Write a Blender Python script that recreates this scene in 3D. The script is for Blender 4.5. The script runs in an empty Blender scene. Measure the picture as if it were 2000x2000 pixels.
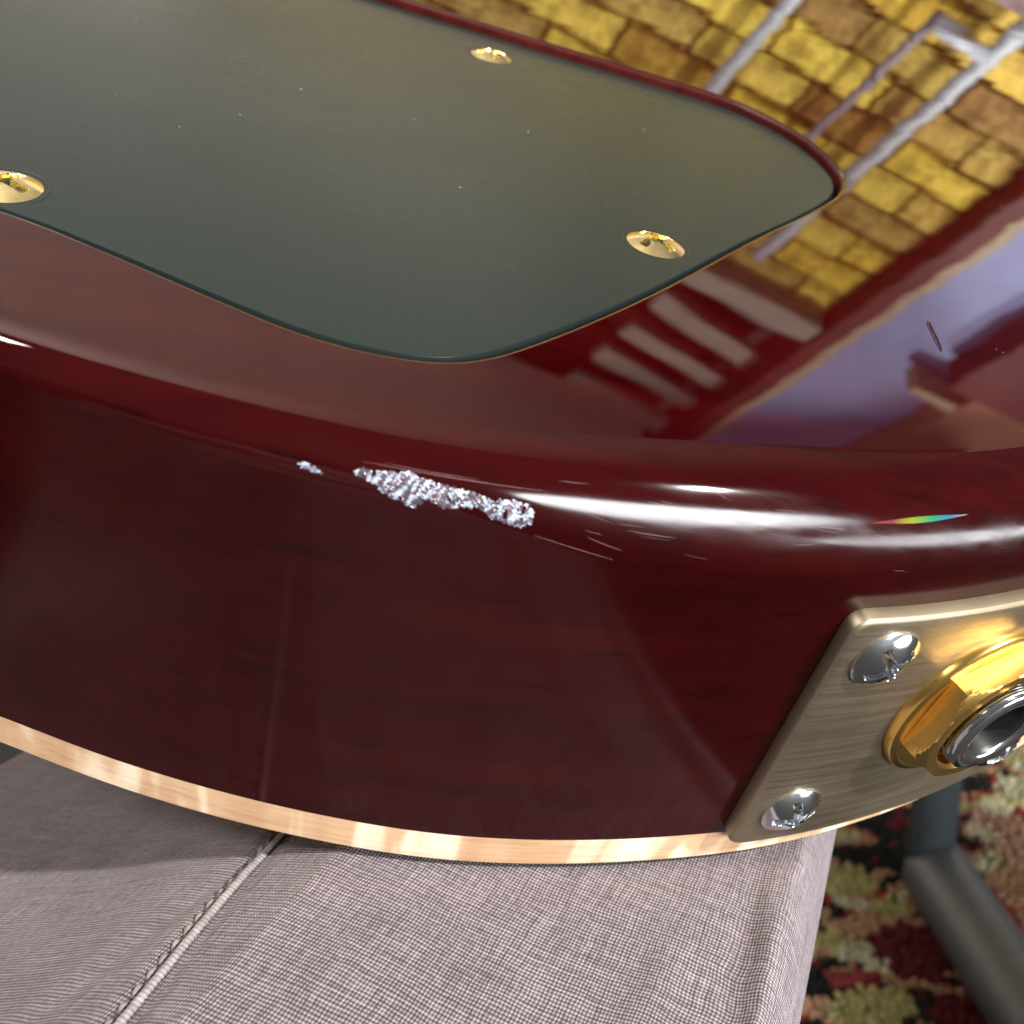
import bpy, bmesh, math, random
import numpy as np
from mathutils import Matrix, Vector, noise

random.seed(7)
rng = np.random.default_rng(7)
scene = bpy.context.scene
C = scene.collection

# ------------------------------------------------------------------ camera
FLOOR_TO_CAM = 0.50                       # the camera is held half a metre above the carpet
CAM = Vector((0.0, 0.0, FLOOR_TO_CAM))
cam_right = Vector((0.99467, -0.02475, -0.10006))
cam_up = Vector((0.10307, 0.23886, 0.96557))
cam_fwd = Vector((0.0, 0.97074, -0.24014))
cd = bpy.data.cameras.new('camera')
cam = bpy.data.objects.new('camera', cd)
C.objects.link(cam)
m = Matrix.Identity(4)
for i in range(3):
    m[i][0], m[i][1], m[i][2], m[i][3] = cam_right[i], cam_up[i], -cam_fwd[i], CAM[i]
cam.matrix_world = m
cd.sensor_width = 36.0
cd.lens = 36.0
cd.clip_start = 0.005
cd.clip_end = 60
cd.dof.use_dof = True
cd.dof.focus_distance = 0.096
cd.dof.aperture_fstop = 44.0
scene.camera = cam

# ------------------------------------------------------------------ light
w = bpy.data.worlds.new('World')
scene.world = w
w.use_nodes = True
w.node_tree.nodes['Background'].inputs[0].default_value = (0.90, 0.95, 1.0, 1)
w.node_tree.nodes['Background'].inputs[1].default_value = 0.13


def aim(o, loc, target):
    o.location = loc
    o.rotation_euler = (Vector(target) - Vector(loc)).to_track_quat('-Z', 'Y').to_euler()


def area(name, loc, target, size, size_y, power, col, shape='RECTANGLE'):
    l = bpy.data.lights.new(name, 'AREA')
    l.shape = shape
    l.size = size
    if shape in ('RECTANGLE', 'ELLIPSE'):
        l.size_y = size_y
    l.energy = power
    l.color = col
    o = bpy.data.objects.new(name, l)
    C.objects.link(o)
    aim(o, loc, target)
    return o


SUN = Vector((0.66, -0.55, 0.52)).normalized()
area('low_sunlight', CAM + SUN * 10, (0, 0.1, 0.45), 0.42, 0.42, 2000, (1.0, 0.96, 0.90), 'DISK')
WIN = Vector((0.54, -0.84, 0.03)).normalized()
area('bright_window', CAM + WIN * 2.0, (0, 0.1, 0.45), 1.45, 0.66, 74, (0.93, 0.97, 1.0), 'ELLIPSE')
area('ceiling_bounce_fill', (-1.2, -0.9, 2.0), (-0.1, 1.3, 3.2), 0.8, 0.8, 120, (1.0, 0.97, 0.92))  # added fill for sun bounced onto the ceiling; no lamp stands there
area('sunlit_floor_glow', CAM + Vector((0.78, -0.30, -0.33)), (0.08, 0.1, 0.45), 0.55, 0.16, 3.2, (0.95, 0.97, 1.0), 'ELLIPSE')
# added spot that strengthens the sunlight on the brick wall
sp = bpy.data.lights.new('wall_sun_boost', 'SPOT')
sp.energy = 950
sp.spot_size = math.radians(48)
sp.spot_blend = 0.4
sp.shadow_soft_size = 0.02
sp.color = (1.0, 0.93, 0.80)
spo = bpy.data.objects.new('wall_sun_boost', sp)
C.objects.link(spo)
aim(spo, (2.5, -0.6, 3.1), (0.95, 2.0, 1.75))

scene.view_settings.view_transform = 'Standard'
scene.view_settings.look = 'None'
scene.view_settings.exposure = 0.0
scene.view_settings.gamma = 1.0
scene.view_settings.use_curve_mapping = False


# ------------------------------------------------------------------ helpers
def tag(o, label=None, cat=None, group=None, kind=None):
    if label: o['label'] = label
    if cat: o['category'] = cat
    if group: o['group'] = group
    if kind: o['kind'] = kind
    return o


def empty(name, mat=None, loc=None):
    o = bpy.data.objects.new(name, None)
    o.empty_display_size = 0.02
    C.objects.link(o)
    if mat is not None: o.matrix_world = mat
    if loc is not None: o.location = loc
    return o


def mesh_obj(name, verts, faces, mat, parent=None, smooth=True, normals=None):
    me = bpy.data.meshes.new(name)
    me.from_pydata([tuple(map(float, v)) for v in verts], [], faces)
    me.update()
    for p in me.polygons:
        p.use_smooth = smooth
    if normals is not None:
        me.normals_split_custom_set_from_vertices([tuple(map(float, n)) for n in normals])
    me.materials.append(mat)
    o = bpy.data.objects.new(name, me)
    C.objects.link(o)
    if parent: o.parent = parent
    return o


def bm_obj(name, bm, mat, parent=None, smooth=False):
    me = bpy.data.meshes.new(name)
    bm.normal_update()
    bm.to_mesh(me)
    bm.free()
    for p in me.polygons:
        p.use_smooth = smooth
    me.materials.append(mat)
    o = bpy.data.objects.new(name, me)
    C.objects.link(o)
    if parent: o.parent = parent
    return o


def crom(P, n=24, closed=True):
    P = np.array(P, float)
    k = len(P)
    out = []
    for i in range(k):
        p0, p1, p2, p3 = P[i - 1], P[i], P[(i + 1) % k], P[(i + 2) % k]
        for j in range(n):
            t = j / n
            out.append(.5 * ((2 * p1) + (-p0 + p2) * t + (2 * p0 - 5 * p1 + 4 * p2 - p3) * t * t
                             + (-p0 + 3 * p1 - 3 * p2 + p3) * t ** 3))
    return np.array(out)


def outward(P):
    d = np.roll(P, -1, 0) - np.roll(P, 1, 0)
    d /= np.linalg.norm(d, axis=1)[:, None]
    return np.stack([d[:, 1], -d[:, 0]], 1)


# ------------------------------------------------------------------ materials
class NT:
    def __init__(self, name):
        self.m = bpy.data.materials.new(name)
        self.m.use_nodes = True
        self.t = self.m.node_tree
        self.b = self.t.nodes['Principled BSDF']

    def n(self, typ, **kw):
        nd = self.t.nodes.new(typ)
        for k, v in kw.items():
            if k in ('ins',):
                for kk, vv in v.items():
                    nd.inputs[kk].default_value = vv
            else:
                setattr(nd, k, v)
        return nd

    def l(self, a, b):
        self.t.links.new(a, b)

    def set(self, **kw):
        for k, v in kw.items():
            self.b.inputs[k.replace('_', ' ')].default_value = v

    def ramp(self, fac, stops):
        r = self.n('ShaderNodeValToRGB')
        e = r.color_ramp.elements
        while len(e) < len(stops): e.new(0.5)
        for el, (p, c) in zip(e, stops):
            el.position = p
            el.color = (*c, 1)
        self.l(fac, r.inputs[0])
        return r.outputs[0]

    def noise(self, scale=(1, 1, 1), s=5, detail=3, rough=.5, coord='Object', rot=(0, 0, 0), distort=0):
        tc = self.n('ShaderNodeTexCoord')
        mp = self.n('ShaderNodeMapping')
        mp.inputs['Scale'].default_value = scale
        mp.inputs['Rotation'].default_value = rot
        self.l(tc.outputs[coord], mp.inputs[0])
        nz = self.n('ShaderNodeTexNoise')
        nz.inputs['Scale'].default_value = s
        nz.inputs['Detail'].default_value = detail
        nz.inputs['Roughness'].default_value = rough
        nz.inputs['Distortion'].default_value = distort
        self.l(mp.outputs[0], nz.inputs['Vector'])
        return nz.outputs['Fac']

    def math(self, op, a, b=None, c=None):
        nd = self.n('ShaderNodeMath', operation=op)
        for i, v in enumerate((a, b, c)):
            if v is None: continue
            if isinstance(v, (int, float)): nd.inputs[i].default_value = v
            else: self.l(v, nd.inputs[i])
        return nd.outputs[0]

    def mix(self, fac, a, b):
        nd = self.n('ShaderNodeMix', data_type='RGBA')
        for k, v in ((0, fac), (6, a), (7, b)):
            if isinstance(v, (int, float)): nd.inputs[k].default_value = v
            elif isinstance(v, tuple): nd.inputs[k].default_value = (*v, 1)
            else: self.l(v, nd.inputs[k])
        return nd.outputs[2]

    def bump(self, h, dist, strength=1.0, sock='Normal', prev=None):
        b = self.n('ShaderNodeBump')
        b.inputs['Distance'].default_value = dist
        b.inputs['Strength'].default_value = strength
        self.l(h, b.inputs['Height'])
        if prev is not None: self.l(prev, b.inputs['Normal'])
        if sock: self.l(b.outputs[0], self.b.inputs[sock])
        return b.outputs[0]


def mat_lacquer():
    M = NT('red_lacquer')
    grain = M.noise((14, 260, 260), 1.0, 4, .6, rot=(0, 0, .05))
    pore = M.noise((60, 900, 900), 1.0, 3, .6)
    col = M.ramp(grain, [(.25, (.0130, .0002, .0004)), (.5, (.0180, .0004, .0006)), (.78, (.0250, .0011, .0008))])
    pf = M.ramp(pore, [(.32, (.6, .55, .55)), (.46, (1, 1, 1))])
    mx = M.n('ShaderNodeMix', data_type='RGBA', blend_type='MULTIPLY')
    mx.inputs[0].default_value = .8
    M.l(col, mx.inputs[6]); M.l(pf, mx.inputs[7])
    M.l(mx.outputs[2], M.b.inputs['Base Color'])
    M.set(Roughness=.6, Specular_IOR_Level=.0, Coat_Weight=1.0, Coat_IOR=1.49)
    wr = M.n('ShaderNodeAttribute')
    wr.attribute_name = 'wear'
    wn = M.noise((120, 700, 500), 1, 3, .6, rot=(.2, .1, .6))
    worn = M.math('MULTIPLY', wr.outputs['Fac'], M.math('MULTIPLY_ADD', wn, .50, -.04))
    rg = M.noise((1, 1, 1), 60, 5, .6)
    hz = M.n('ShaderNodeAttribute')
    hz.attribute_name = 'haze'
    M.l(M.math('MULTIPLY_ADD', hz.outputs['Fac'], -.42, 1.0), M.b.inputs['Coat Weight'])
    M.l(M.math('ADD', M.math('MULTIPLY_ADD', hz.outputs['Fac'], .11, M.math('MULTIPLY_ADD', rg, .018, .010)), worn), M.b.inputs['Coat Roughness'])
    wav = M.noise((1, 1, 1), 42, 2, .4)
    b1 = M.bump(wav, .00006, 1, None)
    scr = M.noise((150, 1500, 700), 1, 2, .5, rot=(.3, .2, .5))
    M.bump(M.math('MULTIPLY', scr, M.math('MULTIPLY_ADD', wr.outputs['Fac'], 1.2, .01)), .000004, 1, 'Coat Normal', b1)
    return M.m


def mat_maple():
    M = NT('maple')
    tc = M.n('ShaderNodeTexCoord')
    mp = M.n('ShaderNodeMapping')
    mp.inputs['Scale'].default_value = (1, .25, .12)
    mp.inputs['Rotation'].default_value = (0, .5, .1)
    M.l(tc.outputs['Object'], mp.inputs[0])
    nz = M.n('ShaderNodeTexNoise', ins={'Scale': 165.0, 'Detail': 2.5, 'Roughness': .5, 'Distortion': .5})
    M.l(mp.outputs[0], nz.inputs['Vector'])
    fig = M.ramp(nz.outputs['Fac'], [(.36, (.44, .265, .15)), (.49, (.50, .32, .19)), (.55, (.64, .50, .345)), (.64, (.70, .59, .44))])
    g = M.noise((90, 900, 1500), 1, 3, .6)
    gc = M.ramp(g, [(.3, (.70, .60, .50)), (.55, (1, 1, 1))])
    mx = M.n('ShaderNodeMix', data_type='RGBA', blend_type='MULTIPLY')
    mx.inputs[0].default_value = .55
    M.l(fig, mx.inputs[6]); M.l(gc, mx.inputs[7])
    M.l(mx.outputs[2], M.b.inputs['Base Color'])
    M.set(Roughness=.8, Specular_IOR_Level=.2)
    return M.m


def mat_plain(name, col, rough=.5, metal=0., spec=.5, bump=None, var=None, coat=0.):
    M = NT(name)
    M.set(Roughness=rough, Metallic=metal, Specular_IOR_Level=spec, Coat_Weight=coat)
    if var:
        s, amt = var
        n = M.noise((1, 1, 1), s, 4, .6)
        a = tuple(c * (1 - amt) for c in col)
        b = tuple(min(1, c * (1 + amt)) for c in col)
        M.l(M.ramp(n, [(.3, a), (.7, b)]), M.b.inputs['Base Color'])
    else:
        M.b.inputs['Base Color'].default_value = (*col, 1)
    if bump:
        s, d = bump
        M.bump(M.noise((1, 1, 1), s, 3, .6), d)
    return M.m


def mat_cover():
    M = NT('black_plastic')
    M.b.inputs['Base Color'].default_value = (.012, .017, .016, 1)
    M.b.inputs['Specular Tint'].default_value = (.84, .85, 1.0, 1)
    n = M.noise((30, 110, 1), 1, 4, .6, rot=(0, 0, -.25))
    sm = M.noise((1, 1, 1), 26, 5, .65)
    M.l(M.math('ADD', M.math('MULTIPLY_ADD', n, .10, .18), M.math('MULTIPLY', sm, .10)), M.b.inputs['Roughness'])
    M.set(IOR=1.23, Specular_IOR_Level=.5)
    return M.m


def mat_brushed():
    M = NT('brushed_gold_plate')
    n = M.noise((50, 50, 2000), 1, 4, .65)
    n2 = M.noise((1, 1, 1), 90, 4, .6)
    M.l(M.ramp(n2, [(.3, (.25, .20, .135)), (.7, (.35, .285, .20))]), M.b.inputs['Base Color'])
    M.set(Metallic=1.0)
    M.l(M.math('MULTIPLY_ADD', n, .3, .34), M.b.inputs['Roughness'])
    M.bump(n, .00002, .7)
    return M.m


def mat_cloth():
    M = NT('woven_cloth')
    uv = M.n('ShaderNodeUVMap')
    nzv = M.n('ShaderNodeTexNoise', ins={'Scale': 0.12, 'Detail': 3.0})
    M.l(uv.outputs[0], nzv.inputs['Vector'])
    va = M.n('ShaderNodeVectorMath', operation='MULTIPLY_ADD')
    M.l(nzv.outputs['Color'], va.inputs[0])
    va.inputs[1].default_value = (1.1, 1.1, 0)
    M.l(uv.outputs[0], va.inputs[2])
    sep = M.n('ShaderNodeSeparateXYZ')
    M.l(va.outputs[0], sep.inputs[0])
    pu, pv = .335, .45
    a = M.math('SINE', M.math('MULTIPLY', sep.outputs[0], 2 * math.pi / pu))
    b = M.math('SINE', M.math('MULTIPLY', sep.outputs[1], 2 * math.pi / pv))
    a2 = M.math('SINE', M.math('MULTIPLY', sep.outputs[0], math.pi / pu))
    # plain weave: crowns of warp and weft alternate
    h = M.math('ADD', M.math('MULTIPLY', a, .24), M.math('MULTIPLY', b, .30))
    irr = M.n('ShaderNodeTexNoise', ins={'Scale': 1.6, 'Detail': 2.0})
    M.l(va.outputs[0], irr.inputs['Vector'])
    h = M.math('ADD', M.math('ADD', h, .5), M.math('MULTIPLY_ADD', irr.outputs['Fac'], .7, -.35))
    for sx, sy in ((.12, 2.4), (2.9, .12)):
        vm = M.n('ShaderNodeVectorMath', operation='MULTIPLY')
        M.l(va.outputs[0], vm.inputs[0])
        vm.inputs[1].default_value = (sx, sy, 1)
        sl = M.n('ShaderNodeTexNoise', ins={'Scale': 1.0, 'Detail': 2.0})
        M.l(vm.outputs[0], sl.inputs['Vector'])
        h = M.math('ADD', h, M.math('MULTIPLY_ADD', sl.outputs['Fac'], .7, -.35))
    col = M.ramp(h, [(.06, (.046, .036, .041)), (.5, (.132, .103, .114)), (.96, (.33, .280, .300))])  # darker yarn in the gaps, with occlusion shade put into the colour
    big = M.noise((1, 1, 1), 45, 3, .5)
    mx = M.n('ShaderNodeMix', data_type='RGBA', blend_type='MULTIPLY')
    mx.inputs[0].default_value = 1.0
    M.l(col, mx.inputs[6])
    M.l(M.ramp(big, [(.3, (.86, .85, .86)), (.7, (1, 1, 1))]), mx.inputs[7])
    M.l(mx.outputs[2], M.b.inputs['Base Color'])
    M.set(Roughness=.85, Specular_IOR_Level=.2, Sheen_Weight=.15)
    M.bump(h, .00012, .8)
    return M.m


def mat_attr(name, rough=.95):
    M = NT(name)
    at = M.n('ShaderNodeAttribute')
    at.attribute_name = 'Col'
    nz = M.noise((1, 1, 1), 900, 3, .6)
    mx = M.n('ShaderNodeMix', data_type='RGBA', blend_type='MULTIPLY')
    mx.inputs[0].default_value = 1.0
    M.l(at.outputs['Color'], mx.inputs[6])
    M.l(M.ramp(nz, [(.3, (.6, .6, .6)), (.7, (1.15, 1.15, 1.15))]), mx.inputs[7])
    M.l(mx.outputs[2], M.b.inputs['Base Color'])
    M.set(Roughness=rough, Specular_IOR_Level=.1)
    M.bump(nz, .0006)
    return M.m


def mat_brick():
    M = NT('stock_brick')
    info = M.n('ShaderNodeObjectInfo')
    n = M.noise((1, 1, 1), 38, 5, .65)
    n2 = M.noise((1, 1, 1), 14, 3, .6)
    base = M.ramp(info.outputs['Random'], [(0, (.30, .19, .06)), (.2, (.56, .42, .06)), (.4, (.76, .63, .13)), (.55, (.36, .28, .10)), (.75, (.66, .52, .13)), (1, (.20, .12, .07))])
    tone = M.ramp(n, [(.28, (.42, .38, .34)), (.6, (1.1, 1.08, 1.0))])
    mx = M.n('ShaderNodeMix', data_type='RGBA', blend_type='MULTIPLY')
    mx.inputs[0].default_value = .8
    M.l(base, mx.inputs[6]); M.l(tone, mx.inputs[7])
    fine = M.noise((1, 1, 1), 130, 4, .7)
    m2 = M.n('ShaderNodeMix', data_type='RGBA', blend_type='MULTIPLY')
    m2.inputs[0].default_value = .85
    M.l(mx.outputs[2], m2.inputs[6]); M.l(M.ramp(n2, [(.35, (.45, .40, .38)), (.6, (1.05, 1.0, .95))]), m2.inputs[7])
    m3 = M.n('ShaderNodeMix', data_type='RGBA', blend_type='MULTIPLY')
    m3.inputs[0].default_value = .7
    M.l(m2.outputs[2], m3.inputs[6]); M.l(M.ramp(fine, [(.36, (.5, .45, .4)), (.56, (1.1, 1.1, 1.1))]), m3.inputs[7])
    M.l(m3.outputs[2], M.b.inputs['Base Color'])
    M.set(Roughness=.9, Specular_IOR_Level=.1)
    M.bump(n, .004)
    return M.m


LAC, MAPLE, COVER = mat_lacquer(), mat_maple(), mat_cover()
PLATE, CLOTH, BRICK = mat_brushed(), mat_cloth(), mat_brick()
EDGE = mat_plain('recess_red_lacquer', (.055, .007, .005), .4, 0, .25, var=(300, .3), bump=(600, .0001))  # lighter red on the recess lip and wall
GOLD = mat_plain('polished_gold', (.90, .57, .16), .24, 1.0, var=(300, .12))
PALEGOLD = mat_plain('pale_gold', (.88, .70, .36), .2, 1.0, var=(900, .25))
CHROME = mat_plain('chrome', (.74, .77, .80), .12, 1.0, bump=(500, .00002))
SLOT_SHADE = mat_plain('slot_shade', (.05, .045, .035), .5, .3, var=(900, .5))  # shade painted into the slot floors so the crosses read
DARKMETAL = mat_plain('dark_bore', (.03, .03, .03), .4, .6, var=(300, .3))
THREAD = mat_plain('sewing_thread', (.25, .225, .23), .7, 0, .2, bump=(2500, .0001), var=(700, .3))

# ------------------------------------------------------------------ floor
carpet_mat = mat_attr('carpet_wool')
backing = mat_plain('carpet_backing', (.02, .018, .016), 1.0, var=(60, .4))
bm = bmesh.new()
bmesh.ops.create_grid(bm, x_segments=1, y_segments=1, size=3)
fl = bm_obj('floor', bm, backing)
tag(fl, kind='structure')

CREAM, OLIVE, TAN = (.50, .49, .33), (.40, .36, .15), (.40, .235, .14)
RED, WINE, BLACK, PEACH = (.30, .05, .05), (.12, .016, .022), (.014, .016, .014), (.46, .28, .19)
patches = [  # x, y, radius x, radius y, colour of the woven motif
    (.418, .809, .016, .02, CREAM), (.386, .780, .012, .013, CREAM), (.356, .746, .011, .014, CREAM),
    (.332, .703, .012, .015, CREAM), (.378, .735, .022, .05, PEACH), (.324, .646, .011, .03, RED), (.322, .605, .02, .05, PEACH),
    (.349, .660, .024, .05, TAN), (.219, .676, .008, .007, CREAM), (.209, .620, .012, .010, CREAM),
    (.217, .603, .010, .008, CREAM), (.203, .566, .026, .018, OLIVE), (.199, .632, .010, .016, OLIVE),
    (.236, .699, .016, .02, OLIVE), (.199, .594, .020, .008, RED), (.247, .612, .030, .032, WINE),
    (.225, .640, .03, .02, TAN), (.43, .76, .02, .02, RED), (.405, .82, .008, .008, RED), (.25, .55, .02, .02, WINE)]


def carpet_colour(x, y):
    wob = noise.noise(Vector((x * 70, y * 70, 3))) * .35
    for px, py, rx, ry, c in patches:
        if ((x - px) / rx) ** 2 + ((y - py) / ry) ** 2 < 1 + wob * 1.6:
            return c
    a = noise.noise(Vector((x * 26, y * 26, 0)))
    b = noise.noise(Vector((x * 42 + 9, y * 42, 5)))
    if a > .28: return CREAM if b > .1 else OLIVE
    if a > .06: return TAN if b > -.1 else RED
    if a > -.14: return WINE if b > .1 else BLACK
    return BLACK if b > -.25 else TAN


verts, faces, cols = [], [], []
step = .0052
X0 = -.42
nx, ny = int(1.06 / step), int(.72 / step)
for i in range(nx):
    for j in range(ny):
        x = X0 + i * step + random.uniform(-.3, .3) * step
        y = .36 + j * step + random.uniform(-.3, .3) * step
        if -.10 < x < .08 and y < .6: continue
        c = carpet_colour(X0 + i * step, .36 + j * step)
        k = random.uniform(.75, 1.2)
        c = tuple(v * k * .60 for v in c)
        r = step * random.uniform(.52, .66)
        hgt = random.uniform(.004, .0066)
        lx, ly = random.uniform(-.0015, .0015), random.uniform(-.0015, .0015)
        b0 = len(verts)
        rot = random.random() * 6.28
        for (rr_, zz) in ((1.0, .0005), (1.08, .55), (.62, .92)):
            for q in range(6):
                an = rot + q * math.pi / 3
                verts.append((x + lx * zz + rr_ * r * math.cos(an), y + ly * zz + rr_ * r * math.sin(an), .0005 + hgt * zz))
        verts.append((x + lx, y + ly, .0005 + hgt))
        for ring in range(2):
            for q in range(6):
                q2 = (q + 1) % 6
                faces.append((b0 + ring * 6 + q, b0 + ring * 6 + q2, b0 + ring * 6 + 6 + q2, b0 + ring * 6 + 6 + q))
        for q in range(6):
            faces.append((b0 + 12 + q, b0 + 12 + (q + 1) % 6, b0 + 18))
        cols.extend([c] * 19)
pile = mesh_obj('carpet_pile', verts, faces, carpet_mat)
ca = pile.data.color_attributes.new('Col', 'FLOAT_COLOR', 'POINT')
ca.data.foreach_set('color', np.array([(*c, 1) for c in cols], float).ravel())
tag(pile, 'red, cream and black tufted carpet pile on the floor', 'carpet', kind='stuff')

# ------------------------------------------------------------------ guitar body frame (local axes in millimetres -> metres)
EX = Vector((0.95752, 0.06273, -0.28145))
EY = Vector((0.06501, 0.90395, 0.42268))
EN = Vector((0.28093, -0.42302, 0.86147))
ORG = CAM - EN * 0.043
G = Matrix.Identity(4)
for i in range(3):
    G[i][0], G[i][1], G[i][2], G[i][3] = EX[i], EY[i], EN[i], ORG[i]
guitar = empty('electric_guitar', G)
tag(guitar, 'glossy dark red electric guitar lying face down across a thigh', 'guitar')
MM = .001

CP = [(-33.4, 65.6), (-19.5, 61.8), (-6.1, 59.4), (7.1, 58.3), (18.8, 58.7), (32, 60.6), (45.9, 63.9), (59, 68.8), (72.5, 75.6),
      (92, 88), (114, 107), (134, 131), (150, 161), (160, 195), (165, 235), (165, 280), (161, 325), (158, 370), (160, 420),
      (140, 452), (80, 468), (0, 472), (-90, 468), (-150, 445), (-165, 400), (-166, 340), (-170, 270), (-166, 210), (-154, 165),
      (-135, 130), (-108, 101), (-82, 83.5), (-58, 73)]
OUT = crom(CP, 24)
NO = outward(OUT)
SL = np.r_[0, np.cumsum(np.linalg.norm(np.diff(OUT, axis=0), axis=1))]
RKS = [0.42, 13.9, 34.2, 43.2, 54.2, 65.3, 106.9, 135.1, 1212.3, 1272.3]
RKR = [2.8, 3.8, 4.8, 5.8, 7.2, 7.8, 8.0, 7.0, 5.0, 2.8]


def rad(s): return np.interp(s, RKS, RKR)


def rim_frame(s):
    x, y = np.interp(s, SL, OUT[:, 0]), np.interp(s, SL, OUT[:, 1])
    n = np.array([np.interp(s, SL, NO[:, 0]), np.interp(s, SL, NO[:, 1])])
    return np.array([x, y]), n / np.linalg.norm(n)


def rim(s, z, off=0.):
    p, n = rim_frame(s)
    return np.array([p[0] + off * n[0], p[1] + off * n[1], z])


def rnd(s, a, off=0.):
    p, n = rim_frame(s)
    r = rad(s)
    k = -r + (r + off) * math.sin(a)
    return np.array([p[0] + k * n[0], p[1] + k * n[1], -r + (r + off) * math.cos(a)])


DEPTH, CAPT = 44.8, 4.8
HOLE = [(-70, 92), (-55, 88.8), (-35.5, 83.9), (-25.7, 80.2), (-16, 75.9), (-8, 72.7), (-1, 71.7), (5, 73), (11.4, 78.5), (22.4, 91.3),
        (37, 110.8), (46.5, 122.8), (53.2, 132.5), (55.6, 140), (55, 148), (52.4, 155.5), (48, 161.5), (42.5, 165.8), (30, 170), (17.6, 173.6),
        (0, 179), (-20, 185.5), (-45, 191), (-66, 187), (-78, 172), (-84, 140), (-81, 106)]
HO = crom(HOLE, 10)
HN = outward(HO)


def build_back():
    verts, norms, faces = [], [], []
    n = len(OUT)
    rr = rad(SL)
    segs = 16
    rings = []

    def ring(P, z, nr):
        b = len(verts)
        zz = np.broadcast_to(z, (len(P),))
        for p, q, v in zip(P, zz, nr):
            verts.append((p[0] * MM, p[1] * MM, q * MM)); norms.append(v)
        return b

    for k in range(segs + 1):
        a = math.pi / 2 * k / segs
        P = OUT + NO * (-rr + rr * math.sin(a))[:, None]
        z = -rr + rr * math.cos(a)
        nr = np.c_[NO * math.sin(a), np.full(n, math.cos(a))]
        rings.append(ring(P, z, nr))
    rings.append(ring(OUT, -DEPTH, np.c_[NO, np.zeros(n)]))
    for r0, r1 in zip(rings[:-1], rings[1:]):
        for i in range(n):
            j = (i + 1) % n
            faces.append((r0 + i, r1 + i, r1 + j, r0 + j))
    # recess for the cover: rounded lip, wall and floor
    lr, hs, k = .7, 6, len(HO)
    hr = []
    for q in range(hs + 1):
        a = math.pi / 2 * q / hs
        P = HO + HN * (lr - lr * math.sin(a))
        nr = np.c_[-HN * math.sin(a), np.full(k, math.cos(a))]
        hr.append(ring(P, -lr + lr * math.cos(a), nr))
    hr.append(ring(HO, -4.5, np.c_[-HN, np.zeros(k)]))
    edge_faces = []
    for q, (r0, r1) in enumerate(zip(hr[:-1], hr[1:])):
        for i in range(k):
            j = (i + 1) % k
            if q > 2: edge_faces.append(len(faces))
            faces.append((r0 + j, r1 + j, r1 + i, r0 + i))
    # flat back between the two loops
    bm = bmesh.new()
    ov = [bm.verts.new(verts[rings[0] + i]) for i in range(n)]
    hv = [bm.verts.new(verts[hr[0] + i]) for i in range(k)]
    idx = {v: rings[0] + i for i, v in enumerate(ov)}
    idx.update({v: hr[0] + i for i, v in enumerate(hv)})
    es = [bm.edges.new((ov[i], ov[(i + 1) % n])) for i in range(n)] + [bm.edges.new((hv[i], hv[(i + 1) % k])) for i in range(k)]
    bmesh.ops.triangle_fill(bm, edges=es, use_beauty=True, normal=(0, 0, 1))
    for f in bm.faces:
        ids = [idx[v] for v in f.verts]
        if f.normal.z < 0: ids.reverse()
        faces.append(tuple(ids))
    bm.free()
    # floor of the recess
    b = ring(HO, -4.5, np.tile([0, 0, 1.], (k, 1)))
    faces.append(tuple(range(b, b + k)))
    o = mesh_obj('body', verts, faces, LAC, guitar, True, norms)
    o.data.materials.append(EDGE)
    for f in edge_faces:
        o.data.polygons[f].material_index = 1
    at = o.data.attributes.new('wear', 'FLOAT', 'POINT')
    wv = np.zeros(len(verts))
    for k in range(segs + 1):
        a = 90 * k / segs
        wv[rings[k]:rings[k] + n] = (np.exp(-((SL - 62) / 19) ** 2) * np.exp(-((a - 59) / 17) ** 2)
                                     + .9 * np.exp(-((SL - 92) / 15) ** 2) * np.exp(-((a - 66) / 22) ** 2)
                                     + .5 * np.exp(-((SL - 30) / 6) ** 2) * np.exp(-((a - 50) / 18) ** 2))
    at.data.foreach_set('value', wv)
    hzv = np.zeros(len(verts))
    for k in range(segs + 2):
        hzv[rings[k]:rings[k] + n] = min(1, max(0, (k / segs - .75) / .25))
    ah = o.data.attributes.new('haze', 'FLOAT', 'POINT')
    ah.data.foreach_set('value', hzv)
    return o


body = build_back()
body['label'] = 'dark red lacquered mahogany back and side'


def build_cap():
    verts, norms, faces = [], [], []
    n = len(OUT)

    def ring(P, z, nr):
        b = len(verts)
        for p, v in zip(P, nr):
            verts.append((p[0] * MM, p[1] * MM, z * MM)); norms.append(v)
        return b
    s = np.c_[NO, np.zeros(n)]
    P0 = OUT - NO * .02
    r = [ring(P0 - NO * .3, -DEPTH + .02, s), ring(P0, -DEPTH - .10, s), ring(P0, -DEPTH - CAPT + .5, s),
         ring(P0 - NO * .15, -DEPTH - CAPT + .15, np.c_[NO * .7, np.full(n, -.7)]),
         ring(P0 - NO * .5, -DEPTH - CAPT, np.tile([0, 0, -1.], (n, 1)))]
    for a, b in zip(r[:-1], r[1:]):
        for i in range(n):
            j = (i + 1) % n
            faces.append((a + i, b + i, b + j, a + j))
    faces.append(tuple(reversed(range(r[-1], r[-1] + n))))
    return mesh_obj('maple_top', verts, faces, MAPLE, guitar, True, norms)


cap = build_cap()
cap['label'] = 'pale flamed maple top edge below the red side'


# ---- control cavity cover
def cover_z(y): return -.30 - (y - 72) / 100 * 1.05


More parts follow.
